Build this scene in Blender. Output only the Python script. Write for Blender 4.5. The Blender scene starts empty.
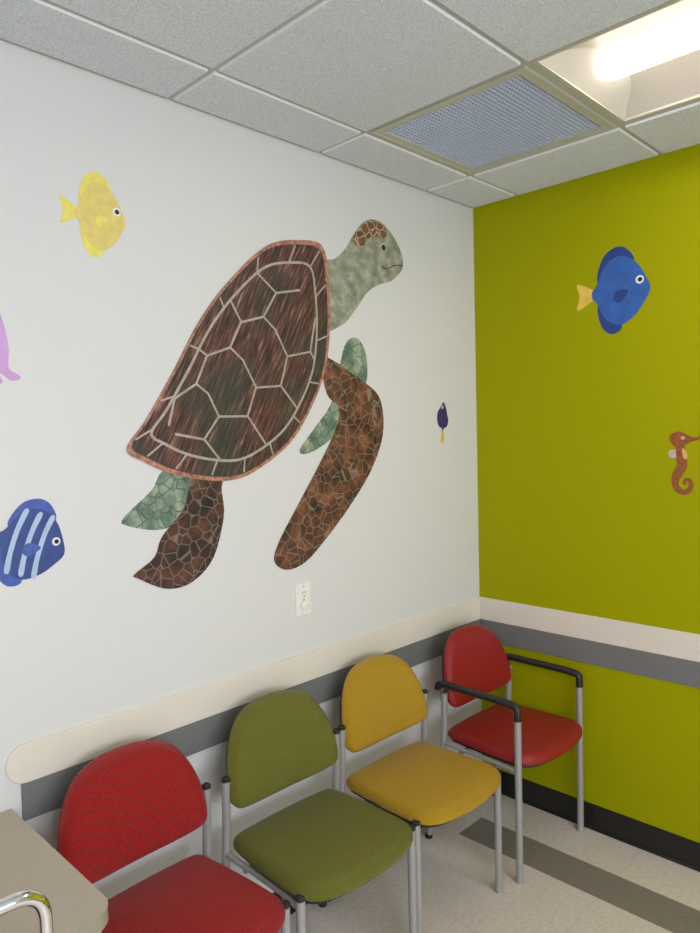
import bpy, bmesh, math, random
from mathutils import Vector, Matrix
random.seed(7)
PI = math.pi
scene = bpy.context.scene
COL = scene.collection
H = 2.7073                      # ceiling grid height
TL = 0.61                       # ceiling module
GX, GY = -0.3675, -0.2405       # first grid lines from the corner
XL, YB = -4.3, -3.9             # far side of the room (behind the camera)

# ------------------------------------------------------------------ materials
def srgb(r, g, b):
    f = lambda c: (c/255/12.92) if c/255 <= 0.04045 else ((c/255+0.055)/1.055)**2.4
    return (f(r), f(g), f(b), 1)

class NT:
    def __init__(s, name):
        s.m = bpy.data.materials.new(name); s.m.use_nodes = True
        s.t = s.m.node_tree; s.b = s.t.nodes['Principled BSDF']
    def n(s, typ, **kw):
        o = s.t.nodes.new(typ)
        for k, v in kw.items(): setattr(o, k, v)
        return o
    def l(s, a, b): s.t.links.new(a, b)
    def math(s, op, a, b=None):
        o = s.n('ShaderNodeMath', operation=op)
        for i, v in enumerate((a, b)):
            if v is None: continue
            if hasattr(v, 'is_linked') or hasattr(v, 'links'): s.l(v, o.inputs[i])
            else: o.inputs[i].default_value = v
        return o.outputs[0]
    def ramp(s, fac, stops):
        r = s.n('ShaderNodeValToRGB'); e = r.color_ramp.elements
        while len(e) < len(stops): e.new(0.5)
        for i, (p, c) in enumerate(stops): e[i].position = p; e[i].color = c
        s.l(fac, r.inputs[0]); return r.outputs[0]
    def mix(s, fac, a, b):
        o = s.n('ShaderNodeMix', data_type='RGBA')
        for sock, v in ((o.inputs['Factor'], fac), (o.inputs[6], a), (o.inputs[7], b)):
            if hasattr(v, 'links'): s.l(v, sock)
            else: sock.default_value = v
        return o.outputs[2]
    def bump(s, h, dist, strength=1.0):
        b = s.n('ShaderNodeBump'); b.inputs['Distance'].default_value = dist
        b.inputs['Strength'].default_value = strength
        s.l(h, b.inputs['Height']); s.l(b.outputs[0], s.b.inputs['Normal'])

def plain(name, col, rough=0.5, metal=0.0, spec=0.5, noise=0.0, nscale=20, coat=0, bump=0):
    t = NT(name); b = t.b
    b.inputs['Roughness'].default_value = rough; b.inputs['Metallic'].default_value = metal
    b.inputs['Specular IOR Level'].default_value = spec
    b.inputs['Coat Weight'].default_value = coat
    tc = t.n('ShaderNodeTexCoord'); nz = t.n('ShaderNodeTexNoise')
    nz.inputs['Scale'].default_value = nscale; nz.inputs['Detail'].default_value = 4
    t.l(tc.outputs['Object'], nz.inputs['Vector'])
    d = lambda k: tuple(min(1, c*k) for c in col[:3])+(1,)
    t.l(t.ramp(nz.outputs[0], [(0.3, d(1-noise)), (0.7, d(1+noise))]), b.inputs['Base Color'])
    if bump: t.bump(nz.outputs[0], bump)
    return t.m

M = {}
M['wall_white'] = plain('wall_paint_white', (0.66, 0.66, 0.645, 1), 0.55, noise=0.012, nscale=3, bump=0.0)
def wall_paint(name, col, rough):
    t = NT(name); t.b.inputs['Base Color'].default_value = col; t.b.inputs['Roughness'].default_value = rough
    tc = t.n('ShaderNodeTexCoord'); nz = t.n('ShaderNodeTexNoise')
    nz.inputs['Scale'].default_value = 260; nz.inputs['Detail'].default_value = 2
    t.l(tc.outputs['Object'], nz.inputs['Vector']); t.bump(nz.outputs[0], 0.0006, 0.5)
    return t.m
M['wall_white'] = wall_paint('white_wall_paint', (0.72, 0.715, 0.715, 1), 0.5)
M['wall_green'] = wall_paint('lime_wall_paint', (0.355, 0.36, 0.0006, 1), 0.5)
M['wall_green'].node_tree.nodes['Principled BSDF'].inputs['Specular IOR Level'].default_value = 0.1
M['cream'] = plain('cream_laminate', srgb(228, 220, 207), 0.4, noise=0.01)
M['slate'] = plain('slate_laminate', srgb(118, 118, 118), 0.45, noise=0.02)
M['base_black'] = plain('black_vinyl_base', srgb(28, 27, 27), 0.35, noise=0.05)
M['black'] = plain('black_plastic', srgb(30, 30, 31), 0.4, noise=0.05)
M['arm_black'] = plain('black_urethane', srgb(34, 34, 35), 0.33, noise=0.05)
M['tube'] = plain('grey_powder_coat', srgb(168, 167, 165), 0.35, metal=0.25, noise=0.04, nscale=90)
M['chrome'] = plain('chrome', (0.86, 0.86, 0.87, 1), 0.07, metal=1.0, noise=0.01)
M['desk'] = plain('taupe_laminate', srgb(180, 166, 148), 0.38, noise=0.02, nscale=60)
M['desk_edge'] = plain('taupe_edge_band', srgb(150, 143, 125), 0.4, noise=0.02, nscale=60)
M['plate'] = plain('white_plastic', srgb(236, 235, 228), 0.3, noise=0.005)
M['dark'] = plain('dark_slot', srgb(40, 38, 36), 0.5)
M['tee'] = plain('ceiling_tee', srgb(178, 178, 172), 0.45, noise=0.02)
M['vent_frame'] = plain('vent_frame_paint', srgb(188, 187, 172), 0.45, noise=0.01)
M['grille'] = plain('vent_grille_metal', srgb(205, 214, 236), 0.4, metal=0.1, noise=0.02)
M['vent_dark'] = plain('vent_plenum', srgb(26, 32, 52), 0.9)
M['reflector'] = plain('light_reflector_white', (0.70, 0.65, 0.61, 1), 0.5, noise=0.0)

def tile_mat():
    t = NT('acoustic_tile'); b = t.b; b.inputs['Roughness'].default_value = 0.95
    b.inputs['Specular IOR Level'].default_value = 0.1
    tc = t.n('ShaderNodeTexCoord'); nz = t.n('ShaderNodeTexNoise')
    nz.inputs['Scale'].default_value = 280; nz.inputs['Detail'].default_value = 5; nz.inputs['Roughness'].default_value = 0.7
    t.l(tc.outputs['Object'], nz.inputs['Vector'])
    t.l(t.ramp(nz.outputs[0], [(0.36, (0.55, 0.575, 0.61, 1)), (0.5, (0.72, 0.755, 0.80, 1)), (0.62, (0.84, 0.875, 0.92, 1))]), b.inputs['Base Color'])
    t.bump(nz.outputs[0], 0.004, 0.8)
    return t.m
M['tile'] = tile_mat()

M['tile_edge'] = plain('lit_line_tile_edge', (0.9, 0.9, 0.9, 1), 0.5)  # white edge colour, puts in the lit line along the tees
def floor_mat(name, c):
    t = NT(name); b = t.b; b.inputs['Roughness'].default_value = 0.42
    tc = t.n('ShaderNodeTexCoord'); nz = t.n('ShaderNodeTexNoise')
    nz.inputs['Scale'].default_value = 60; nz.inputs['Detail'].default_value = 6
    t.l(tc.outputs['Object'], nz.inputs['Vector'])
    d = lambda k: tuple(x*k for x in c[:3])+(1,)
    col = t.ramp(nz.outputs[0], [(0.3, d(0.9)), (0.7, d(1.08))])
    br = t.n('ShaderNodeTexBrick'); br.offset = 0.0; br.squash = 1.0
    br.inputs['Scale'].default_value = 1.0; br.inputs['Brick Width'].default_value = 0.61
    br.inputs['Row Height'].default_value = 0.305; br.inputs['Mortar Size'].default_value = 0.0012
    br.inputs['Mortar Smooth'].default_value = 0.3
    br.inputs['Color1'].default_value = (1, 1, 1, 1); br.inputs['Color2'].default_value = (.95, .95, .95, 1)
    br.inputs['Mortar'].default_value = (0.8, 0.79, 0.78, 1)
    mp = t.n('ShaderNodeMapping'); mp.inputs['Location'].default_value = (0.24, 0.157, 0)
    t.l(tc.outputs['Object'], mp.inputs[0]); t.l(mp.outputs[0], br.inputs['Vector'])
    mm = t.n('ShaderNodeMix', data_type='RGBA', blend_type='MULTIPLY'); mm.inputs['Factor'].default_value = 1
    t.l(col, mm.inputs[6]); t.l(br.outputs['Color'], mm.inputs[7]); t.l(mm.outputs[2], b.inputs['Base Color'])
    return t.m
M['floor'] = floor_mat('beige_vinyl_tile', srgb(222, 211, 201))
M['floor_grey'] = floor_mat('grey_vinyl_stripe', srgb(138, 128, 121))

def vinyl(name, c, rough=0.3, amount=1.0, pitch=0.0076):
    """embossed woven-look vinyl, pattern laid in metres on the pad's own UVs"""
    t = NT(name); b = t.b; b.inputs['Roughness'].default_value = rough; b.inputs['Specular IOR Level'].default_value = 0.5
    uv = t.n('ShaderNodeUVMap'); mp = t.n('ShaderNodeMapping')
    mp.inputs['Rotation'].default_value = (0, 0, math.radians(45))
    t.l(uv.outputs[0], mp.inputs[0])
    sp = t.n('ShaderNodeSeparateXYZ'); t.l(mp.outputs[0], sp.inputs[0])
    k = 2*PI/pitch
    sx = t.math('SINE', t.math('MULTIPLY', sp.outputs[0], k)); sy = t.math('SINE', t.math('MULTIPLY', sp.outputs[1], k))
    h = t.math('ADD', t.math('MULTIPLY', t.math('MULTIPLY', sx, sy), 0.5), 0.5)
    d = lambda q: tuple(min(1, x*q) for x in c[:3])+(1,)
    t.l(t.ramp(h, [(0.2, d(1-0.62*amount)), (0.8, d(1+0.45*amount))]), b.inputs['Base Color'])
    t.bump(h, 0.0030*amount, 1.0)
    return t.m
M['red_weave'] = vinyl('red_woven_vinyl', srgb(172, 24, 28))
M['green_weave'] = vinyl('olive_woven_vinyl', srgb(118, 117, 38), pitch=0.0082)
M['yellow_weave'] = vinyl('mustard_woven_vinyl', srgb(204, 160, 34))
M['red_smooth'] = vinyl('red_fine_vinyl', srgb(150, 26, 28), 0.38, 0.25)

def emit(name, col, s):
    t = NT(name); t.b.inputs['Base Color'].default_value = (0.9, 0.9, 0.9, 1)
    t.b.inputs['Emission Color'].default_value = col; t.b.inputs['Emission Strength'].default_value = s
    return t.m
M['lens'] = emit('lit_lens', (1.0, 0.88, 0.76, 1), 9.5)
M['lens_added'] = emit('added_fill_lens', (1.0, 0.88, 0.77, 1), 18)  # lens of the added troffer out of view, fills the room with light

def shell_mat(rot):
    t = NT('turtle_shell_print'); b = t.b; b.inputs['Roughness'].default_value = 0.5
    tc = t.n('ShaderNodeTexCoord'); mp = t.n('ShaderNodeMapping'); mp.vector_type = 'TEXTURE'
    mp.inputs['Rotation'].default_value = (0, rot, 0); mp.inputs['Scale'].default_value = (0.11, 1, 0.008)
    t.l(tc.outputs['Object'], mp.inputs[0])
    nz = t.n('ShaderNodeTexNoise'); nz.inputs['Scale'].default_value = 1.0; nz.inputs['Detail'].default_value = 6; nz.inputs['Roughness'].default_value = 0.65
    t.l(mp.outputs[0], nz.inputs['Vector'])
    c1 = t.ramp(nz.outputs[0], [(0.30, srgb(18, 15, 20)), (0.46, srgb(62, 42, 42)), (0.58, srgb(118, 76, 64)), (0.75, srgb(208, 176, 160))])
    n2 = t.n('ShaderNodeTexNoise'); n2.inputs['Scale'].default_value = 4.5; n2.inputs['Detail'].default_value = 3
    t.l(tc.outputs['Object'], n2.inputs['Vector'])
    g = t.ramp(n2.outputs[0], [(0.48, (0, 0, 0, 1)), (0.62, (1, 1, 1, 1))])
    c2 = t.mix(t.math('MULTIPLY', g, 0.6), c1, srgb(46, 62, 54))
    t.l(c2, b.inputs['Base Color']); return t.m
def scale_mat(name, stops, line, sc, lw=0.05):
    t = NT(name); b = t.b; b.inputs['Roughness'].default_value = 0.5
    tc = t.n('ShaderNodeTexCoord')
    v = t.n('ShaderNodeTexVoronoi', feature='DISTANCE_TO_EDGE'); v.inputs['Scale'].default_value = sc
    nz = t.n('ShaderNodeTexNoise'); nz.inputs['Scale'].default_value = sc*0.6; nz.inputs['Detail'].default_value = 4
    t.l(tc.outputs['Object'], v.inputs['Vector']); t.l(tc.outputs['Object'], nz.inputs['Vector'])
    base = t.ramp(nz.outputs[0], stops)
    e = t.ramp(v.outputs['Distance'], [(0.0, (1, 1, 1, 1)), (lw, (0, 0, 0, 1))])
    t.l(t.mix(e, base, line), b.inputs['Base Color']); return t.m
M['flipper_brown'] = scale_mat('turtle_brown_scales', [(0.3, srgb(34, 26, 26)), (0.5, srgb(92, 56, 42)), (0.7, srgb(140, 88, 60))], srgb(140, 126, 112), 26)
M['flipper_dark'] = scale_mat('turtle_dark_scales', [(0.3, srgb(30, 22, 24)), (0.5, srgb(66, 42, 36)), (0.7, srgb(112, 66, 50))], srgb(132, 118, 108), 26)
M['flipper_green'] = scale_mat('turtle_green_scales', [(0.3, srgb(74, 104, 92)), (0.5, srgb(120, 140, 122)), (0.7, srgb(176, 184, 160))], srgb(66, 84, 76), 26)
M['head_skin'] = scale_mat('turtle_head_skin', [(0.3, srgb(116, 124, 110)), (0.5, srgb(150, 153, 136)), (0.7, srgb(186, 184, 164))], srgb(128, 124, 104), 40, 0.02)
M['head_brown'] = scale_mat('turtle_head_patches', [(0.3, srgb(70, 46, 34)), (0.6, srgb(128, 86, 58))], srgb(206, 190, 160), 30, 0.08)
M['line'] = plain('turtle_pale_line', srgb(176, 166, 152), 0.5, noise=0.2, nscale=40)
M['rim'] = plain('turtle_rim', srgb(172, 122, 102), 0.5, noise=0.5, nscale=70)
def pcol(name, r, g, b, n=0.08, s=40): M[name] = plain(name, srgb(r, g, b), 0.45, noise=n, nscale=s)
pcol('fish_yellow', 228, 208, 118); pcol('fish_yellow_fin', 236, 222, 110); pcol('eye_white', 238, 238, 232, 0.01); pcol('eye_dark', 24, 22, 26, 0.01)
pcol('fish_blue', 52, 98, 178, 0.12, 22); pcol('fish_blue_fin', 34, 66, 134); pcol('tail_yellow', 236, 196, 84)
pcol('fish_navy', 50, 72, 140, 0.2, 30); pcol('fish_navy_fin', 66, 92, 172, 0.2, 60); pcol('stripe_pale', 176, 196, 222, 0.08)
pcol('pink', 206, 160, 214, 0.1, 12); pcol('pink_dark', 168, 122, 184, 0.1, 12)
pcol('purple', 62, 44, 104, 0.25, 60); pcol('gold', 226, 182, 62)
pcol('horse', 150, 82, 42, 0.35, 120); pcol('horse_belly', 222, 172, 104); pcol('horse_fin', 196, 176, 170)

# ------------------------------------------------------------------ helpers
def obj(name, bm, mats, parent=None, smooth=False, loc=None):
    me = bpy.data.meshes.new(name); bm.to_mesh(me); bm.free()
    if not isinstance(mats, (list, tuple)): mats = [mats]
    for m in mats: me.materials.append(m)
    if smooth:
        for p in me.polygons: p.use_smooth = True
        try: me.set_sharp_from_angle(angle=math.radians(40))
        except Exception: pass
    o = bpy.data.objects.new(name, me); COL.objects.link(o)
    if parent: o.parent = parent
    if loc: o.location = loc
    return o
def thing(name, label, cat, loc=(0, 0, 0), rz=0, group=None):
    o = bpy.data.objects.new(name, None); COL.objects.link(o); o.empty_display_size = 0.1
    o.location = loc; o.rotation_euler = (0, 0, rz)
    o['label'] = label; o['category'] = cat
    if group: o['group'] = group
    return o
def tag(o, label, cat, group=None):
    o['label'] = label; o['category'] = cat
    if group: o['group'] = group
    return o
def struct(o): o['kind'] = 'structure'; return o

def box(bm, x0, x1, y0, y1, z0, z1, mi=0, bevel=0.0, seg=2):
    vs = [bm.verts.new((x, y, z)) for x in (x0, x1) for y in (y0, y1) for z in (z0, z1)]
    fs = []
    for q in ((0, 1, 3, 2), (4, 6, 7, 5), (0, 4, 5, 1), (2, 3, 7, 6), (0, 2, 6, 4), (1, 5, 7, 3)):
        f = bm.faces.new([vs[i] for i in q]); f.material_index = mi; fs.append(f)
    if bevel:
        es = list({e for f in fs for e in f.edges})
        bmesh.ops.bevel(bm, geom=es, offset=bevel, segments=seg, affect='EDGES', profile=0.5)
def B(*a, **k):
    bm = bmesh.new(); box(bm, *a, **k); return bm

def catmull(pts, per=8, closed=True):
    out = []; n = len(pts); P = [Vector(p) for p in pts]
    rng = n if closed else n-1
    for i in range(rng):
        if closed: a, b, c, d = P[(i-1) % n], P[i], P[(i+1) % n], P[(i+2) % n]
        else: a, b, c, d = P[max(i-1, 0)], P[i], P[i+1], P[min(i+2, n-1)]
        for k in range(per):
            t = k/per
            out.append(0.5*((2*b)+(c-a)*t+(2*a-5*b+4*c-d)*t*t+(3*b-a-3*c+d)*t**3))
    if not closed: out.append(P[-1])
    return out

def tube(bm, pts, r, seg=16, caps=True, mi=0):
    P = [Vector(p) for p in pts]; n = len(P); rings = []
    t0 = (P[1]-P[0]).normalized()
    u = t0.orthogonal().normalized()
    for i, p in enumerate(P):
        t = ((P[min(i+1, n-1)]-P[max(i-1, 0)])).normalized()
        u = (u-t*u.dot(t)).normalized(); v = t.cross(u)
        rr = r[i] if isinstance(r, (list, tuple)) else r
        rings.append([bm.verts.new(p+(u*math.cos(a)+v*math.sin(a))*rr) for a in (2*PI*k/seg for k in range(seg))])
    for i in range(n-1):
        for k in range(seg):
            f = bm.faces.new((rings[i][k], rings[i][(k+1) % seg], rings[i+1][(k+1) % seg], rings[i+1][k])); f.material_index = mi
    if caps:
        f = bm.faces.new(list(reversed(rings[0]))); f.material_index = mi
        f = bm.faces.new(rings[-1]); f.material_index = mi
def round_path(pts, rad, seg=6):
    """polyline with its corners rounded"""
    P = [Vector(p) for p in pts]; out = [P[0]]
    for i in range(1, len(P)-1):
        a = (P[i-1]-P[i]); b = (P[i+1]-P[i])
        r = min(rad, a.length*0.48, b.length*0.48)
        p0 = P[i]+a.normalized()*r; p1 = P[i]+b.normalized()*r
        for k in range(seg+1):
            t = k/seg; out.append((1-t)**2*p0+2*t*(1-t)*P[i]+t*t*p1)
    out.append(P[-1]); return out

# ------------------------------------------------------------------ the room
T = 0.1
struct(obj('wall_left', B(XL-T, T, 0, T, 0, 2.95), M['wall_white']))
struct(obj('wall_right', B(0, T, YB-T, 0, 0, 2.95), M['wall_green']))
struct(obj('wall_far_side', B(XL-T, XL, YB, 0, 0, 2.95), M['wall_white']))
bm = bmesh.new()                # wall behind the camera, its unseen window opening added for daylight
WX0, WX1, WZ0, WZ1 = -3.6, -1.2, 1.0, 2.2
for a in ((XL-T, WX0, YB-T, YB, 0, 2.95), (WX1, 0, YB-T, YB, 0, 2.95), (WX0, WX1, YB-T, YB, 0, WZ0), (WX0, WX1, YB-T, YB, WZ1, 2.95)): box(bm, *a)
struct(obj('wall_back', bm, M['wall_white']))
bm = bmesh.new()
for a in ((WX0, WX1, WZ0, WZ0+.05), (WX0, WX1, WZ1-.05, WZ1), (WX0, WX0+.05, WZ0, WZ1), (WX1-.05, WX1, WZ0, WZ1), (-2.425, -2.375, WZ0, WZ1)):
    box(bm, a[0], a[1], YB-.07, YB-.02, a[2], a[3])
struct(obj('added_window_1', bm, M['plate']))  # frame of the added window, never in view

bm = bmesh.new()
SX0, SX1, SY = -0.412, -0.242, -0.158
def fl(x0, x1, y0, y1, mi): box(bm, x0, x1, y0, y1, -0.05, 0, mi)
fl(XL-T, SX0, YB-T, 0, 0); fl(SX1, 0, YB-T, 0, 0); fl(SX0, SX1, SY, 0, 0); fl(SX0, SX1, YB-T, SY, 1)
struct(obj('floor', bm, [M['floor'], M['floor_grey']]))

# suspended ceiling: tiles with a dropped edge, the tee grid between them
xs = [0.0, GX]; ys = [0.0, GY]
while xs[-1]-TL > XL: xs.append(xs[-1]-TL)
xs.append(XL)
while ys[-1]-TL > YB: ys.append(ys[-1]-TL)
ys.append(YB)
LIGHTS = [(1, 2), (4, 4)]       # cell (column, first row); each fixture is two cells long in y
VENT = (1, 1)
taken = {VENT}
for c, r in LIGHTS: taken |= {(c, r), (c, r+1)}
bm = bmesh.new(); tee = bmesh.new()
g = 0.0105
for i in range(len(xs)-1):
    for j in range(len(ys)-1):
        if (i, j) in taken: continue
        x1, x0, y1, y0 = xs[i], xs[i+1], ys[j], ys[j+1]
        gx1 = 0.02 if i == 0 else g; gy1 = 0.02 if j == 0 else g
        gx0 = 0.02 if i == len(xs)-2 else g; gy0 = 0.02 if j == len(ys)-2 else g
        nf = len(bm.faces); box(bm, x0+gx0, x1-gx1, y0+gy0, y1-gy1, H-0.0085, H+0.012, 0, 0.0012, 1)
        bm.faces.ensure_lookup_table()
        for f_ in bm.faces[nf:]:
            f_.normal_update(); f_.material_index = 1 if abs(f_.normal.z) < 0.9 else 0
w = 0.012
for x in xs[1:-1]: box(tee, x-w, x+w, YB, 0, H, H+0.003)
for y in ys[1:-1]:
    a = XL
    segs = [(XL, 0)]
    for c, r in LIGHTS:         # no tee across the middle of a fixture
        if abs(y-ys[r+1]) < 1e-6:
            ns = []
            for s0, s1 in segs:
                f0, f1 = xs[c+1]+w, xs[c]-w
                if s0 < f0 and s1 > f1: ns += [(s0, f0), (f1, s1)]
                else: ns.append((s0, s1))
            segs = ns
    for s0, s1 in segs: box(tee, s0, s1, y-w, y+w, H+0.0002, H+0.0032)
box(tee, XL, 0, -0.022, 0, H-0.0005, H+0.0025); box(tee, -0.022, 0, YB, 0, H-0.0007, H+0.0023)
box(tee, XL, XL+.022, YB, 0, H-0.0005, H+0.0025); box(tee, XL, 0, YB, YB+.022, H-0.0007, H+0.0023)
ceil = struct(obj('ceiling', bm, [M['tile'], M['tile_edge']]))
obj('ceiling_grid', tee, M['tee'], ceil)
obj('ceiling_deck', B(XL-T, T, YB-T, T, 2.95, 3.0), M['vent_dark'], ceil)

# recessed troffers
def troffer(c, r, mat, label, cat_group=None):
    x0, x1 = xs[c+1]+w-.0004, xs[c]-w+.0004; y1, y0 = ys[r]-w+.0004, ys[r+2]+w-.0004
    cx = (x0+x1)/2; cy = (y0+y1)/2; hw = (x1-x0)/2; hl = (y1-y0)/2
    t = thing('ceiling_light', label, 'ceiling light', (cx, cy, H))
    bm = bmesh.new(); fr = .008      # housing: curved reflector wings, vaulted ends
    prof = []                        # cross-section over x: (x, z)
    hub = 0.088
    for k in range(13):
        a = k/12
        prof.append((-hw+fr+(hw-fr-hub)*a, 0.010+0.050*math.sin(a*PI/2)))
    wing = prof + [(-hub, 0.075)]
    for sgn in (1, -1):
        rows = [[bm.verts.new((sgn*x, y, z)) for x, z in wing] for y in (-hl+fr, hl-fr)]
        for k in range(len(wing)-1):
            f = (rows[0][k], rows[0][k+1], rows[1][k+1], rows[1][k])
            bm.faces.new(f if sgn > 0 else f[::-1])
    for sgn in (1, -1):              # end plates, sloping inward
        pp = [(x, z) for x, z in prof] + [(-x, z) for x, z in reversed(prof)]
        top = [bm.verts.new((x, sgn*(hl-fr), 0.004)) for x, z in pp]
        bot = [bm.verts.new((x, sgn*(hl-fr-0.10*(z/0.061)**1.5), z+.001)) for x, z in pp]
        for k in range(len(pp)-1):
            f = (top[k], top[k+1], bot[k+1], bot[k]); bm.faces.new(f if sgn > 0 else f[::-1])
    box(bm, -hw+.001, hw-.001, -hl+.001, hl-.001, 0.10, 0.11)
    for s in (1, -1):
        box(bm, s*(hw-.001)-(0.003 if s > 0 else 0), s*(hw-.001)+(0 if s > 0 else 0.003), -hl+.001, hl-.001, 0.0, 0.10)
        box(bm, -hw+.001, hw-.001, s*(hl-.001)-(0.003 if s > 0 else 0), s*(hl-.001)+(0 if s > 0 else 0.003), 0.0, 0.10)
    obj('housing', bm, M['reflector'], t, smooth=True)
    bm = bmesh.new()                 # rim
    for a in ((-hw, -hw+.012, -hl, hl), (hw-.012, hw, -hl, hl), (-hw+.012, hw-.012, -hl, -hl+.012), (-hw+.012, hw-.012, hl-.012, hl)): box(bm, *a, -0.001, 0.003)
    obj('rim', bm, M['vent_frame'], t)
    bm = bmesh.new(); n = 16         # bowed diffuser lens
    L = hl-0.065
    arc = [(-0.086*math.cos(PI*k/n), 0.060-0.030*math.sin(PI*k/n)) for k in range(n+1)]
    rows = [[bm.verts.new((x, y, z)) for x, z in arc] for y in (-L, L)]
    for k in range(n): bm.faces.new((rows[0][k], rows[0][k+1], rows[1][k+1], rows[1][k]))
    bm.faces.new(rows[0][::-1]); bm.faces.new(rows[1])
    obj('diffuser', bm, mat, t, smooth=True)
troffer(1, 2, M['lens'], 'lit recessed troffer light with a long glowing centre lens beside the vent')
troffer(4, 4, M['lens_added'], 'added unseen troffer behind the camera, fill light for the room')  # out of view, added only for the light it gives

# egg-crate return vent
x0, x1 = xs[2]+w-.0004, xs[1]-w+.0004; y1, y0 = ys[1]-w+.0004, ys[2]+w-.0004
t = thing('ceiling_vent', 'square egg-crate return air vent set in the tile ceiling', 'air vent', ((x0+x1)/2, (y0+y1)/2, H))
hw = (x1-x0)/2; hl = (y1-y0)/2; fb = 0.034
bm = bmesh.new()
for a in ((-hw, -hw+fb, -hl, hl), (hw-fb, hw, -hl, hl), (-hw+fb, hw-fb, -hl, -hl+fb), (-hw+fb, hw-fb, hl-fb, hl)): box(bm, *a, -0.004, 0.012, 0)
for a in ((-hw, -hw+.010, -hl, hl), (hw-.010, hw, -hl, hl), (-hw+.010, hw-.010, -hl, -hl+.010), (-hw+.010, hw-.010, hl-.010, hl)): box(bm, *a, -0.007, -0.003, 0)
obj('frame', bm, M['vent_frame'], t)
bm = bmesh.new(); n = 32
for k in range(n+1):
    p = -hw+fb+(2*hw-2*fb)*k/n; q = -hl+fb+(2*hl-2*fb)*k/n
    box(bm, p-.0019, p+.0019, -hl+fb, hl-fb, 0.0, 0.006); box(bm, -hw+fb, hw-fb, q-.0019, q+.0019, 0.0003, 0.0057)
obj('grille', bm, M['grille'], t)
obj('plenum', B(-hw, hw, -hl, hl, 0.10, 0.11), M['vent_dark'], t)

# wall rails and cove base
HC, HM, HG, HB = 0.9088, 0.8038, 0.7040, 0.105
bm = bmesh.new()
r = 0.0525; pts = [(0, HM), (0, HC)]
for k in range(17):
    a = PI/2+PI*k/16; pts.append((-2.085+r*math.cos(a), (HC+HM)/2+r*math.sin(a)))
front = [bm.verts.new((x, -0.007, z)) for x, z in pts]; back = [bm.verts.new((x, 0, z)) for x, z in pts]
bm.faces.new(front[::-1]); bm.faces.new(back)
for k in range(len(pts)):
    j = (k+1) % len(pts); bm.faces.new((front[k], front[j], back[j], back[k]))
bmesh.ops.recalc_face_normals(bm, faces=bm.faces)
bmesh.ops.bevel(bm, geom=[e for e in bm.edges if all(abs(v.co.y+0.007) < 1e-6 for v in e.verts)], offset=0.0015, segments=1, affect='EDGES')
struct(obj('trim_1', bm, M['cream']))
struct(obj('trim_2', B(-2.101, 0, -0.006, 0, HG, HM-.0005, bevel=0.001, seg=1), M['slate']))
struct(obj('trim_3', B(-0.007, 0, YB, -0.0075, HM, HC, bevel=0.0015, seg=1), M['cream']))
struct(obj('trim_4', B(-0.006, 0, YB, -0.0065, HG, HM-.0005, bevel=0.001, seg=1), M['slate']))
def cove(bm, along):
    prof = [(0.0, HB), (-0.003, HB), (-0.0035, HB-.003), (-0.0035, 0.018), (-0.006, 0.008), (-0.013, 0.002), (-0.016, 0.0), (0, 0)]
    a, b = along[1], along[2]
    f = (lambda d, s, z: (s, d, z)) if along[0] == 'x' else (lambda d, s, z: (d, s, z))
    A = [bm.verts.new(f(d, a, z)) for d, z in prof]; Bv = [bm.verts.new(f(d, b, z)) for d, z in prof]
    for k in range(len(prof)):
        j = (k+1) % len(prof); bm.faces.new((A[k], A[j], Bv[j], Bv[k]))
    bm.faces.new(A); bm.faces.new(Bv)
    bmesh.ops.recalc_face_normals(bm, faces=bm.faces)
bm = bmesh.new(); cove(bm, ('x', XL, 0)); struct(obj('baseboard_left', bm, M['base_black']))
bm = bmesh.new(); cove(bm, ('y', YB, -0.0165)); struct(obj('baseboard_right', bm, M['base_black']))

# ------------------------------------------------------------------ chairs
def pad(outline, thick, crown, edge_r, place, seg=5, inner=9):
    """upholstered pad: closed 2-D outline (CCW), rounded rim, crowned face.
    place(u, v, h) -> 3-D; h = 0 is the back, h = thick the front"""
    bm = bmesh.new(); uvl = bm.loops.layers.uv.new('UVMap')
    n = len(outline); P = [Vector(p) for p in outline]
    c = sum(P, Vector((0, 0)))/n
    N = []
    for i in range(n):
        t = (P[(i+1) % n]-P[i-1]).normalized(); N.append(Vector((t.y, -t.x)))
    rings = []                       # (offset inward, h, scale)
    def ring(off, h, sc=1.0, cr=0.0):
        out = []
        for i in range(n):
            p = P[i]-N[i]*off; p = c+(p-c)*sc
            out.append((p.x, p.y, h+cr, p+N[i]*(max(0, thick-h)+max(0, edge_r*0.5-off)*0.6 if sc == 1 else 0)))
        rings.append(out)
    br = min(0.008, thick*0.3)
    ring(br, 0); ring(br*0.3, br*0.3); ring(0, br); ring(0, thick-edge_r)
    for k in range(1, seg+1):
        a = PI/2*k/seg; ring(edge_r*(1-math.cos(a)), thick-edge_r+edge_r*math.sin(a))
    for k in range(1, inner+1):
        s = 1-k/(inner+0.4); ring(edge_r, thick, s, crown*(1-s**2.2))
    V = [[(bm.verts.new(place(*q[:3])), q) for q in rg] for rg in rings]
    def face(vs):
        f = bm.faces.new([v[0] for v in vs])
        for l, v in zip(f.loops, vs): l[uvl].uv = v[1][3]
    for a in range(len(V)-1):
        for i in range(n): face((V[a][i], V[a][(i+1) % n], V[a+1][(i+1) % n], V[a+1][i]))
    face(V[-1]); face(V[0][::-1])
    bmesh.ops.recalc_face_normals(bm, faces=bm.faces)
    return bm

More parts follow.
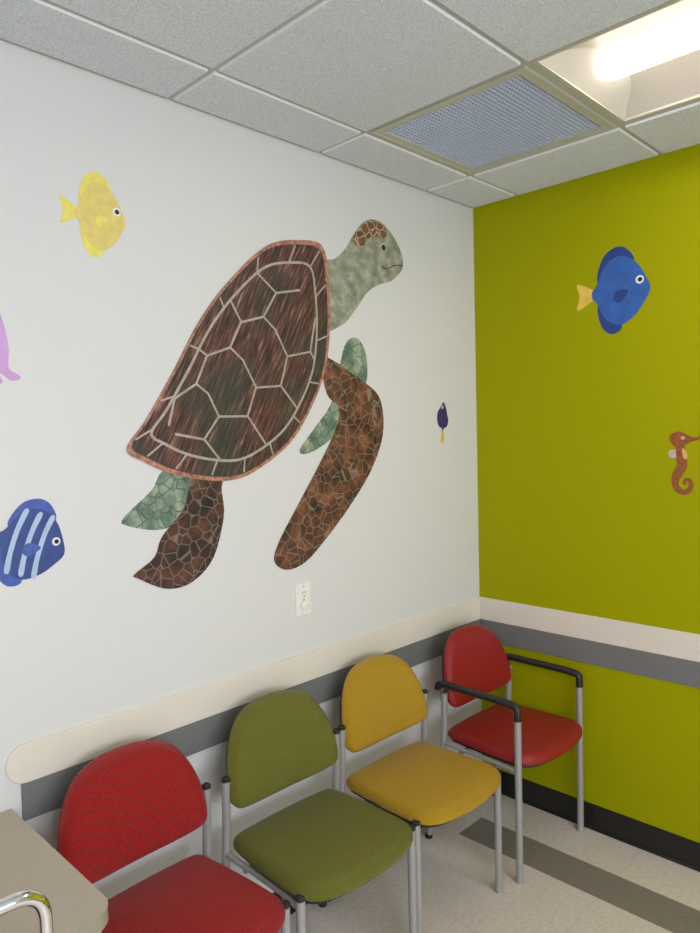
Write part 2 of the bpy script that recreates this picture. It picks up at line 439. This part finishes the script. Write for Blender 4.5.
# half-profiles -> closed outlines (counter-clockwise)
SEAT = [(0, -0.575), (0.09, -0.570), (0.16, -0.556), (0.204, -0.532), (0.226, -0.492), (0.2295, -0.43), (0.226, -0.33), (0.218, -0.22), (0.208, -0.168), (0.178, -0.146), (0.07, -0.138)]
BACK = [(0, 0.560), (0.10, 0.562), (0.170, 0.569), (0.203, 0.580), (0.219, 0.604), (0.219, 0.65), (0.208, 0.708), (0.186, 0.762), (0.153, 0.807), (0.108, 0.833), (0.055, 0.845)]
def sym(h, last):
    pts = list(h)+[last]+[(-x, y) for x, y in reversed(h[1:])]
    return [tuple(p) for p in catmull(pts, 5)]
seat_o = sym(SEAT, (0, -0.137)); back_o = sym(BACK, (0, 0.848))
def inset(o, d):
    n = len(o); P = [Vector(p) for p in o]; out = []
    for i in range(n):
        t = (P[(i+1) % n]-P[i-1]).normalized(); out.append(tuple(P[i]-Vector((t.y, -t.x))*d))
    return out

def back_place(u, v, h):
    y = -0.146+(v-0.56)*0.20 - 0.55*u*u      # leans back with height, wraps forward at the sides
    return (u-0.004, y-h+0.008, v-h*0.22)
ZS = 0.443
def seat_place(u, v, h):
    dip = -0.010*max(0, (-v-0.50)/0.085)**2   # waterfall front
    return (u-0.004, v+0.010, ZS+h+dip)

HWL = 0.2295
def chair(label, loc, rz, mat, arms=False):
    HWL = 0.235 if arms else 0.2295
    t = thing('armchair' if arms else 'guest_chair', label, 'chair', loc, rz, 'upholstered guest chairs along the wall')
    obj('seat', pad(seat_o, 0.038, 0.009, 0.027, seat_place), mat, t, smooth=True)
    obj('backrest', pad(back_o, 0.040, 0.010, 0.026, back_place), mat, t, smooth=True)
    obj('backrest_shell', pad(inset(back_o, 0.010), 0.012, 0, 0.004, lambda u, v, h: back_place(u, v, h-0.0125)), M['black'], t, smooth=True)
    obj('seat_pan', pad(inset(seat_o, 0.012), 0.013, 0, 0.004, lambda u, v, h: (u-0.004, v+0.010, 0.429+h)), M['black'], t, smooth=True)
    R = 0.0132
    for s in (-1, 1):
        x = s*HWL
        if arms:
            fy, top = -0.495, 0.665
            bm = bmesh.new(); tube(bm, [(x, fy, 0.012), (x, fy, top-.03)], R)
            fl_ = obj('leg', bm, M['tube'], t, smooth=True)
            bm = bmesh.new(); tube(bm, round_path([(x, -0.06, 0.012), (x, -0.150, 0.42), (x, -0.155, top-.03)], 0.12), R)
            rl = obj('leg', bm, M['tube'], t, smooth=True)
            bm = bmesh.new()
            path = round_path([(x, fy, top-.05), (x, fy, top), (x, fy+.055, top+.006), (x, -0.16, top+.006), (x-s*0.0, -0.125, top), (x-s*0.0, -0.122, top-0.02)] if s < 0 else
                              [(x, fy, top-.05), (x, fy, top), (x, fy+.055, top+.006), (x, -0.155, top+.006), (x, -0.125, top-0.004), (x, -0.145, top-.03)], 0.018)
            tube(bm, path, 0.0148)
            obj('armrest', bm, M['arm_black'], t, smooth=True)
        else:
            bm = bmesh.new(); tube(bm, [(x, -0.488, 0.012), (x, -0.488, 0.448)], R)
            fl_ = obj('leg', bm, M['tube'], t, smooth=True)
            bm = bmesh.new(); tube(bm, [(x, -0.488, 0.446), (x, -0.488, 0.455), (x, -0.488, 0.459)], [0.0138, 0.0138, 0.008])
            obj('cap', bm, M['black'], fl_, smooth=True)
            bm = bmesh.new(); tube(bm, round_path([(x, -0.06, 0.012), (x, -0.148, 0.42), (x, -0.155, 0.664)], 0.12), R)
            rl = obj('leg', bm, M['tube'], t, smooth=True)
            bm = bmesh.new(); tube(bm, [(x, -0.155, 0.660), (x, -0.155, 0.668), (x, -0.155, 0.673)], [0.014, 0.014, 0.008])
            obj('cap', bm, M['black'], rl, smooth=True)
        for lg, y in ((fl_, -0.495 if arms else -0.488), (rl, -0.06)):
            bm = bmesh.new(); tube(bm, [(x, y, 0.0), (x, y, 0.006), (x, y, 0.014), (x, y, 0.02)], [0.015, 0.016, 0.0142, 0.0135])
            obj('foot', bm, M['tube'] if y < -.3 else M['black'], lg, smooth=True)
        # side rail from the rear upright, in under the seat, out again to the front leg
        fy = -0.495 if arms else -0.488
        bm = bmesh.new(); tube(bm, round_path([(x, -0.152, 0.432), (x, -0.195, 0.430), (x-s*0.010, -0.24, 0.422), (x-s*0.010, fy+.07, 0.420), (x, fy, 0.420)], 0.03), 0.0095, 12)
        obj('side_rail', bm, M['tube'], t, smooth=True)
        bm = bmesh.new(); box(bm, s*0.185 if s > 0 else x-.004, x+.004 if s > 0 else s*0.185, -0.150, -0.138, 0.60, 0.635, 0, 0.002)
        obj('bracket', bm, M['black'], t)
    bm = bmesh.new(); tube(bm, [(-HWL+.012, -0.40, 0.404), (HWL-.012, -0.40, 0.404)], 0.009, 12); tube(bm, [(-HWL+.012, -0.22, 0.404), (HWL-.012, -0.22, 0.404)], 0.009, 12)
    obj('cross_bar', bm, M['tube'], t, smooth=True)
    return t
CH = [
 ('red chair with woven-look vinyl beside the grey desk', (-1.864, 0.006, 0), 0.04, M['red_weave'], False),
 ('olive green armless vinyl chair between the red chair and the yellow chair', (-1.335, 0.002, 0), -0.012, M['green_weave'], False),
 ('mustard yellow armless vinyl chair next to the green chair', (-0.842, 0.004, 0), -0.010, M['yellow_weave'], False),
 ('red armchair with black armrests in the corner by the lime wall', (-0.278, -0.024, 0), -0.016, M['red_smooth'], True)]
for c in CH: chair(*c)

# ------------------------------------------------------------------ desk at the left edge
t = thing('desk', 'taupe laminate desk with rounded corner against the white wall', 'desk', (-2.72, -0.29, 0))
def desk_outline(x0, x1, y0, y1, r):
    pts = [(x1, y1), (x0, y1), (x0, y0)]
    for k in range(13):
        a = -PI/2+PI/2*k/12; pts.append((x1-r+r*math.cos(a), y0+r+r*math.sin(a)))
    return pts
def slab(pts, z0, z1, mi_top=0, mi_side=1):
    bm = bmesh.new(); A = [bm.verts.new((x, y, z0)) for x, y in pts]; Bv = [bm.verts.new((x, y, z1)) for x, y in pts]
    f = bm.faces.new(A[::-1]); f.material_index = mi_top
    f = bm.faces.new(Bv); f.material_index = mi_top
    for k in range(len(pts)):
        j = (k+1) % len(pts); f = bm.faces.new((A[k], A[j], Bv[j], Bv[k])); f.material_index = mi_side
    bmesh.ops.recalc_face_normals(bm, faces=bm.faces); return bm
obj('desktop', slab(desk_outline(-0.60, 0.592, -0.280, 0.288, 0.055), 0.718, 0.75), [M['desk'], M['desk_edge']], t)
obj('side_panel', B(0.545, 0.57, -0.25, 0.27, 0, 0.718, bevel=0.001, seg=1), M['desk'], t)
obj('side_panel', B(-0.57, -0.545, -0.25, 0.27, 0, 0.718, bevel=0.001, seg=1), M['desk'], t)
obj('modesty_panel', B(-0.545, 0.545, 0.20, 0.218, 0.25, 0.718), M['desk'], t)

# chrome framed chair tucked in at the desk, only its hoop reaches the frame
cx0, cy0 = -2.516, -0.640
t = thing('desk_chair', 'chrome tube chair tucked in at the grey desk, hoop frame showing', 'chair', (cx0, cy0, 0))
hx = 0.222
bm = bmesh.new(); tube(bm, round_path([(-hx, 0.01, 0.40), (-hx, 0.01, 0.901), (hx, 0.01, 0.901), (hx, 0.01, 0.40)], 0.06, 12), 0.0125, 20)
obj('back_frame', bm, M['chrome'], t, smooth=True)
for s in (-1, 1):
    for y in (0.01, 0.40):
        bm = bmesh.new(); tube(bm, [(s*hx, y, 0.0), (s*hx, y, 0.40)], 0.0125, 20); obj('leg', bm, M['chrome'], t, smooth=True)
bm = bmesh.new(); box(bm, -0.20, 0.20, -0.012, 0.032, 0.56, 0.76, 0, 0.012, 3); obj('backrest', bm, M['black'], t, smooth=True)
bm = bmesh.new(); box(bm, -0.235, 0.235, -0.005, 0.42, 0.40, 0.45, 0, 0.015, 3); obj('seat', bm, M['black'], t, smooth=True)

# ------------------------------------------------------------------ wall outlet
t = thing('wall_outlet', 'white electrical outlet plate on white wall below the turtle', 'outlet', (-1.106, 0, 1.104))
obj('cover_plate', B(-0.0355, 0.0355, -0.006, 0, -0.0585, 0.0585, bevel=0.003), M['plate'], t)
for s in (1, -1):
    bm = bmesh.new(); tube(bm, [(0, -0.005, s*0.0195), (0, -0.0085, s*0.0195)], 0.0165, 24)
    sk = obj('socket', bm, M['plate'], t)
    if s > 0:
        bm = bmesh.new()
        for a in ((-0.0075, -0.0050, 0.002, 0.010), (0.0050, 0.0075, 0.002, 0.010)): box(bm, a[0], a[1], -0.0088, -0.008, s*0.0195+a[2], s*0.0195+a[3])
        tube(bm, [(0, -0.008, s*0.0195-0.007), (0, -0.0088, s*0.0195-0.007)], 0.003, 12)
        obj('slots', bm, M['dark'], sk)
    else:
        bm = bmesh.new(); tube(bm, [(0, -0.008, s*0.0195), (0, -0.016, s*0.0195), (0, -0.018, s*0.0195)], [0.0175, 0.0175, 0.014], 24)
        o = obj('safety_plug', bm, M['plate'], sk, smooth=True)
for z in (0.048, 0.0):
    bm = bmesh.new(); tube(bm, [(0, -0.005, z), (0, -0.0075, z)], 0.003, 12); obj('screw', bm, M['tee'], t)

# ------------------------------------------------------------------ vinyl stickers
TH = 0.0007
class Sticker:
    """flat printed sticker: outlines in wall coordinates (a, z); layer k lies k sheets off the wall"""
    def __init__(s, name, label, cat, wall, origin, group):
        s.wall = wall; s.o = origin
        loc = (origin[0], 0, origin[1]) if wall == 'L' else (0, origin[0], origin[1])
        s.t = thing(name, label, cat, loc, 0, group)
    def p3(s, a, z, d):
        a -= s.o[0]; z -= s.o[1]
        return (a, -d, z) if s.wall == 'L' else (-d, a, z)
    def poly(s, bm, pts, k, mi=0):
        A = [bm.verts.new(s.p3(p[0], p[1], 0.0002+TH*k)) for p in pts]; C = [bm.verts.new(s.p3(p[0], p[1], 0.0002+TH*(k+1))) for p in pts]
        fs = [bm.faces.new(A), bm.faces.new(C[::-1])]
        for i in range(len(pts)):
            j = (i+1) % len(pts); fs.append(bm.faces.new((A[i], C[i], C[j], A[j])))
        for f in fs: f.material_index = mi
        bmesh.ops.recalc_face_normals(bm, faces=fs)
        bmesh.ops.triangulate(bm, faces=fs[:2])
    def part(s, name, pts, mat, k=0, parent=None, smooth=6):
        bm = bmesh.new(); s.poly(bm, catmull(pts, smooth) if smooth else [Vector(p) for p in pts], k)
        return obj(name, bm, mat, parent or s.t)
    def strip(s, bm, line, wd, k, mi=0):
        L = [Vector(p) for p in line]; l1 = []; l2 = []
        for i, p in enumerate(L):
            t = (L[min(i+1, len(L)-1)]-L[max(i-1, 0)]).normalized(); nn = Vector((-t.y, t.x))
            l1.append(p+nn*wd/2); l2.append(p-nn*wd/2)
        s.poly(bm, l1+l2[::-1], k, mi)
    def disc(s, name, c, rx, rz, mat, k, parent=None):
        return s.part(name, [(c[0]+rx*math.cos(a), c[1]+rz*math.sin(a)) for a in (2*PI*i/24 for i in range(24))], mat, k, parent, 0)

ST = 'sea animal wall stickers'
# natural sea turtle swimming up to the right
s = Sticker('turtle_sticker', 'large brown sea turtle sticker across the white wall', 'wall sticker', 'L', (-1.33, 1.95), ST)
s.part('flipper', [(-0.86, 2.02), (-0.79, 2.055), (-0.742, 1.99), (-0.748, 1.88), (-0.83, 1.76), (-0.95, 1.67), (-1.06, 1.625), (-1.10, 1.64), (-1.02, 1.72), (-0.93, 1.82)], M['flipper_green'], 0)
s.part('flipper', [(-1.50, 1.60), (-1.64, 1.60), (-1.69, 1.54), (-1.78, 1.47), (-1.775, 1.445), (-1.66, 1.42), (-1.55, 1.46), (-1.47, 1.54)], M['flipper_green'], 0)
sh = [(-0.965, 2.375), (-1.07, 2.378), (-1.22, 2.335), (-1.38, 2.20), (-1.50, 2.06), (-1.60, 1.90), (-1.70, 1.75), (-1.765, 1.665), (-1.71, 1.625), (-1.62, 1.585), (-1.50, 1.558), (-1.38, 1.553), (-1.27, 1.59), (-1.14, 1.67), (-1.04, 1.79), (-0.965, 1.93), (-0.935, 2.10), (-0.938, 2.27)]
hd = [(-0.98, 2.08), (-0.87, 2.10), (-0.80, 2.16), (-0.73, 2.235), (-0.66, 2.275), (-0.585, 2.30), (-0.525, 2.345), (-0.508, 2.385), (-0.53, 2.44), (-0.585, 2.495), (-0.655, 2.525), (-0.73, 2.51), (-0.79, 2.455), (-0.84, 2.39), (-0.90, 2.34), (-0.98, 2.30)]
s.part('neck_and_head', hd, M['head_skin'], 1)
hp = s.part('crown_patch', [(-0.80, 2.43), (-0.735, 2.50), (-0.655, 2.518), (-0.60, 2.488), (-0.63, 2.46), (-0.70, 2.455), (-0.755, 2.405)], M['head_brown'], 2)
s.disc('eye', (-0.628, 2.425), 0.021, 0.018, M['line'], 2); s.disc('pupil', (-0.627, 2.425), 0.011, 0.011, M['eye_dark'], 3)
bm = bmesh.new(); s.strip(bm, catmull([(-0.51, 2.372), (-0.56, 2.365), (-0.61, 2.345), (-0.645, 2.35)], 6, False), 0.004, 2); obj('beak_line', bm, M['flipper_dark'], s.t)
s.part('flipper', [(-0.985, 1.97), (-0.90, 1.955), (-0.86, 1.935), (-0.76, 1.89), (-0.68, 1.84), (-0.652, 1.76), (-0.665, 1.66), (-0.735, 1.54), (-0.85, 1.42), (-0.98, 1.31), (-1.09, 1.235), (-1.18, 1.222), (-1.232, 1.262), (-1.205, 1.33), (-1.12, 1.44), (-1.01, 1.58), (-0.92, 1.71), (-0.90, 1.79), (-0.96, 1.84)], M['flipper_brown'], 2)
s.part('flipper', [(-1.42, 1.60), (-1.44, 1.53), (-1.435, 1.44), (-1.48, 1.31), (-1.56, 1.245), (-1.65, 1.238), (-1.745, 1.285), (-1.755, 1.30), (-1.69, 1.34), (-1.66, 1.40), (-1.58, 1.48), (-1.54, 1.60)], M['flipper_dark'], 2)
bm = bmesh.new(); so = catmull(sh, 8); s.poly(bm, so, 3, 0)
cen = sum((Vector(p) for p in so), Vector((0, 0)))/len(so)
rim_in = [cen+(Vector(p)-cen)*0.965 for p in so]
# rim band as a ring of quads
for i in range(len(so)):
    j = (i+1) % len(so); s.poly(bm, [so[i], so[j], rim_in[j], rim_in[i]], 4, 1)
U = Vector((0.784, 0.621)); W = Vector((-0.621, 0.784)); O = Vector((-1.74, 1.65))
def q(a, b): return O+U*a+W*(b*0.62-0.02 if b > 0 else b-0.02)
marg = [cen+(Vector(p)-cen)*0.82 for p in so]
s.strip(bm, marg+[marg[0]], 0.0085, 4, 2)
vt = [0.14, 0.30, 0.48, 0.66, 0.83]
def zig(sg): return [q(0.14, sg*0.02), q(0.21, sg*0.10), q(0.30, sg*0.08), q(0.39, sg*0.15), q(0.48, sg*0.10), q(0.57, sg*0.16), q(0.66, sg*0.10), q(0.76, sg*0.15), q(0.86, sg*0.07)]
for sg in (1, -1): s.strip(bm, zig(sg), 0.008, 5, 2)
for a, b in ((0.30, 0.08), (0.48, 0.10), (0.66, 0.10)): s.strip(bm, [q(a, -b), q(a+.015, 0), q(a, b)], 0.007, 6, 2)
for (a, b), (c, d) in (((0.21, 0.10), (0.21, 0.25)), ((0.39, 0.15), (0.38, 0.31)), ((0.57, 0.16), (0.59, 0.32)), ((0.76, 0.15), (0.74, 0.26))):
    for sg in (1, -1):
        st = q(a, sg*b); dr = (q(c, sg*d)-st).normalized(); e = min(marg, key=lambda m: ((m-st).normalized()-dr).length)
        k = 0
        s.strip(bm, [st, st.lerp(e, 0.5), e], 0.007, 6, 2)
for i in range(0, len(so), 9):      # short seams across the marginal plates
    s.strip(bm, [marg[i], Vector(so[i]).lerp(marg[i], 0.25)], 0.006, 6, 2)
obj('shell', bm, [shell_mat(math.radians(-62)), M['rim'], M['line']], s.t)

def fish(name, label, wall, c, L, Hh, ang, body, fin, tail, eye=0.1, bars=None, bar_mat=None, tail_len=0.28, flip=1):
    """side-view fish; nose towards +u before turning by ang"""
    s = Sticker(name, label, 'wall sticker', wall, c, ST)
    ca, sa = math.cos(ang), math.sin(ang)
    def f(u, v):
        u *= flip; return (c[0]+u*ca-v*sa, c[1]+u*sa+v*ca)
    F = lambda pts: [f(u, v) for u, v in pts]
    l, h = L/2, Hh/2
    s.part('tail_fin', F([(-l*0.80, h*0.06), (-l-L*tail_len, h*0.36), (-l-L*tail_len*0.86, 0), (-l-L*tail_len, -h*0.36), (-l*0.80, -h*0.06)]), tail, 0)
    s.part('dorsal_fin', F([(-l*0.80, h*0.35), (-l*0.62, h*0.92), (-l*0.2, h*1.17), (l*0.2, h*1.10), (l*0.45, h*0.72), (-l*0.3, h*0.3)]), fin, 0)
    s.part('anal_fin', F([(-l*0.78, -h*0.32), (-l*0.66, -h*0.88), (-l*0.30, -h*1.12), (l*0.05, -h*0.95), (-l*0.2, -h*0.4)]), fin, 0)
    s.part('body', F([(l, -h*0.04), (l*0.86, h*0.28), (l*0.5, h*0.72), (0.0, h*0.93), (-l*0.5, h*0.74), (-l*0.82, h*0.24), (-l*0.98, h*0.09), (-l*0.98, -h*0.09), (-l*0.82, -h*0.24), (-l*0.5, -h*0.70), (0, -h*0.90), (l*0.5, -h*0.68), (l*0.86, -h*0.30)]), body, 1)
    if bars:
        for b0 in bars:
            s.part('stripe', F([(b0*l+l*x, h*y) for x, y in ((0.10, 0.80), (0.02, 0.3), (0.02, -0.3), (0.08, -0.78), (-0.06, -0.78), (-0.12, -0.3), (-0.12, 0.3), (-0.04, 0.80))]), bar_mat, 2)
    s.part('pectoral_fin', F([(l*0.28, -h*0.02), (-l*0.10, h*0.02), (-l*0.22, -h*0.20), (0.0, -h*0.30)]), fin, 3)
    e = s.disc('eye', f(l*0.66, h*0.22), eye*Hh*0.5, eye*Hh*0.5, M['eye_white'], 2)
    s.disc('pupil', f(l*0.67, h*0.22), eye*Hh*0.27, eye*Hh*0.27, M['eye_dark'], 3, e)
    return s
fish('fish_sticker', 'yellow fish sticker on white wall above left of the turtle', 'L', (-1.815, 2.315), 0.150, 0.205, 0.0, M['fish_yellow'], M['fish_yellow_fin'], M['fish_yellow_fin'], 0.12, tail_len=0.24)
fish('fish_sticker', 'dark blue fish sticker with pale stripes at the left edge of white wall', 'L', (-2.045, 1.425), 0.185, 0.205, -0.35, M['fish_navy'], M['fish_navy_fin'], M['fish_navy_fin'], 0.11, [-0.45, -0.05, 0.32], M['stripe_pale'])
fish('fish_sticker', 'bright blue fish sticker with yellow tail on the lime green wall', 'R', (-0.685, 2.225), 0.235, 0.295, 0.0, M['fish_blue'], M['fish_blue_fin'], M['tail_yellow'], 0.11, tail_len=0.26, flip=-1)
fish('fish_sticker', 'tiny purple and yellow fish sticker near the room corner', 'L', (-0.258, 1.755), 0.125, 0.07, 1.50, M['purple'], M['purple'], M['gold'], 0.22, tail_len=0.42)
# pink octopus, mostly outside the frame
s = Sticker('octopus_sticker', 'pink octopus arm of a sticker cut by the left edge of photo', 'wall sticker', 'L', (-2.2, 1.95), ST)
s.part('body', [(-2.21, 2.16), (-2.135, 2.10), (-2.095, 2.02), (-2.078, 1.94), (-2.08, 1.885), (-2.058, 1.868), (-2.052, 1.858), (-2.075, 1.852), (-2.098, 1.868), (-2.110, 1.872), (-2.096, 1.848), (-2.12, 1.842), (-2.15, 1.87), (-2.17, 1.89), (-2.19, 1.86), (-2.23, 1.85), (-2.22, 1.89), (-2.27, 1.86), (-2.31, 1.85), (-2.29, 1.89), (-2.30, 1.98), (-2.31, 2.08), (-2.27, 2.15)], M['pink'], 0)
for x in (-2.24, -2.17):
    e = s.disc('eye', (x, 2.03), 0.012, 0.012, M['eye_white'], 1); s.disc('pupil', (x, 2.03), 0.006, 0.006, M['eye_dark'], 2, e)
# seahorse
s = Sticker('seahorse_sticker', 'small orange brown seahorse sticker on the lime green wall', 'wall sticker', 'R', (-0.93, 1.55), ST)
cl = catmull([(-0.910, 1.645), (-0.912, 1.625), (-0.912, 1.60), (-0.915, 1.57), (-0.918, 1.54), (-0.902, 1.51), (-0.893, 1.485), (-0.898, 1.455), (-0.922, 1.440), (-0.944, 1.450), (-0.950, 1.475), (-0.936, 1.488), (-0.926, 1.478), (-0.929, 1.468)], 6, False)
wd = []
for i in range(len(cl)):
    a = i/(len(cl)-1); wd.append(0.016+0.012*math.sin(min(1, a/0.55)*PI) if a < 0.5 else 0.0185*(1-(a-0.5)/0.5*0.62))
l1, l2 = [], []
for i, p in enumerate(cl):
    tt = (cl[min(i+1, len(cl)-1)]-cl[max(i-1, 0)]).normalized(); nn = Vector((-tt.y, tt.x)); l1.append(p+nn*wd[i]*0.5*1.3); l2.append(p-nn*wd[i]*0.5*1.3)
bm = bmesh.new()
for i in range(len(cl)-1): s.poly(bm, [l1[i], l1[i+1], l2[i+1], l2[i]], 1)
obj('body', bm, M['horse'], s.t)
s.part('head', [(-0.875, 1.655), (-0.872, 1.640), (-0.885, 1.618), (-0.905, 1.612), (-0.928, 1.618), (-0.945, 1.628), (-0.975, 1.636), (-0.990, 1.640), (-0.990, 1.650), (-0.965, 1.646), (-0.945, 1.650), (-0.925, 1.662), (-0.905, 1.668), (-0.888, 1.664)], M['horse'], 2)
s.part('back_fin', [(-0.893, 1.60), (-0.872, 1.597), (-0.868, 1.580), (-0.880, 1.568), (-0.900, 1.575)], M['horse_fin'], 0)
s.part('belly', [(-0.918, 1.605), (-0.932, 1.595), (-0.938, 1.578), (-0.930, 1.563), (-0.921, 1.575)], M['horse_belly'], 2)
e = s.disc('eye', (-0.922, 1.644), 0.006, 0.006, M['eye_white'], 3); s.disc('pupil', (-0.923, 1.644), 0.0032, 0.0032, M['eye_dark'], 4, e)

# ------------------------------------------------------------------ light, camera
world = bpy.data.worlds.new('world'); scene.world = world; world.use_nodes = True
bg = world.node_tree.nodes['Background']; bg.inputs[0].default_value = (0.62, 0.76, 1.0, 1); bg.inputs[1].default_value = 1.0
la = bpy.data.lights.new('added_window_light', 'AREA'); la.shape = 'RECTANGLE'; la.size = WX1-WX0; la.size_y = WZ1-WZ0  # area lamp filling in daylight at the added window
la.energy = 55; la.color = (0.86, 0.92, 1.0)
lo = bpy.data.objects.new('added_window_light', la); COL.objects.link(lo); lo.location = ((WX0+WX1)/2, YB-.11, (WZ0+WZ1)/2); lo.rotation_euler = (PI/2, 0, 0)

cam = bpy.data.cameras.new('camera'); co = bpy.data.objects.new('camera', cam); COL.objects.link(co)
f, p, y, r = 710.03, -0.0497, 0.7771, -0.0254
fw = Vector((math.cos(p)*math.cos(y), math.cos(p)*math.sin(y), math.sin(p)))
rt = Vector((math.sin(y), -math.cos(y), 0)); up = rt.cross(fw)
c_, s_ = math.cos(r), math.sin(r)
R0 = rt*c_+up*s_; U0 = rt*(-s_)+up*c_
co.matrix_world = Matrix.Translation((-2.7741, -1.8957, 1.7007)) @ Matrix(((R0.x, U0.x, -fw.x), (R0.y, U0.y, -fw.y), (R0.z, U0.z, -fw.z))).to_4x4()
cam.sensor_fit = 'HORIZONTAL'; cam.sensor_width = 36; cam.lens = 36*f/700; cam.clip_start = 0.02
scene.camera = co
vs = scene.view_settings; vs.view_transform = 'Standard'; vs.look = 'None'; vs.gamma = 1; vs.exposure = 0.50
scene.cycles.use_denoising = True; scene.cycles.max_bounces = 8; scene.cycles.diffuse_bounces = 6
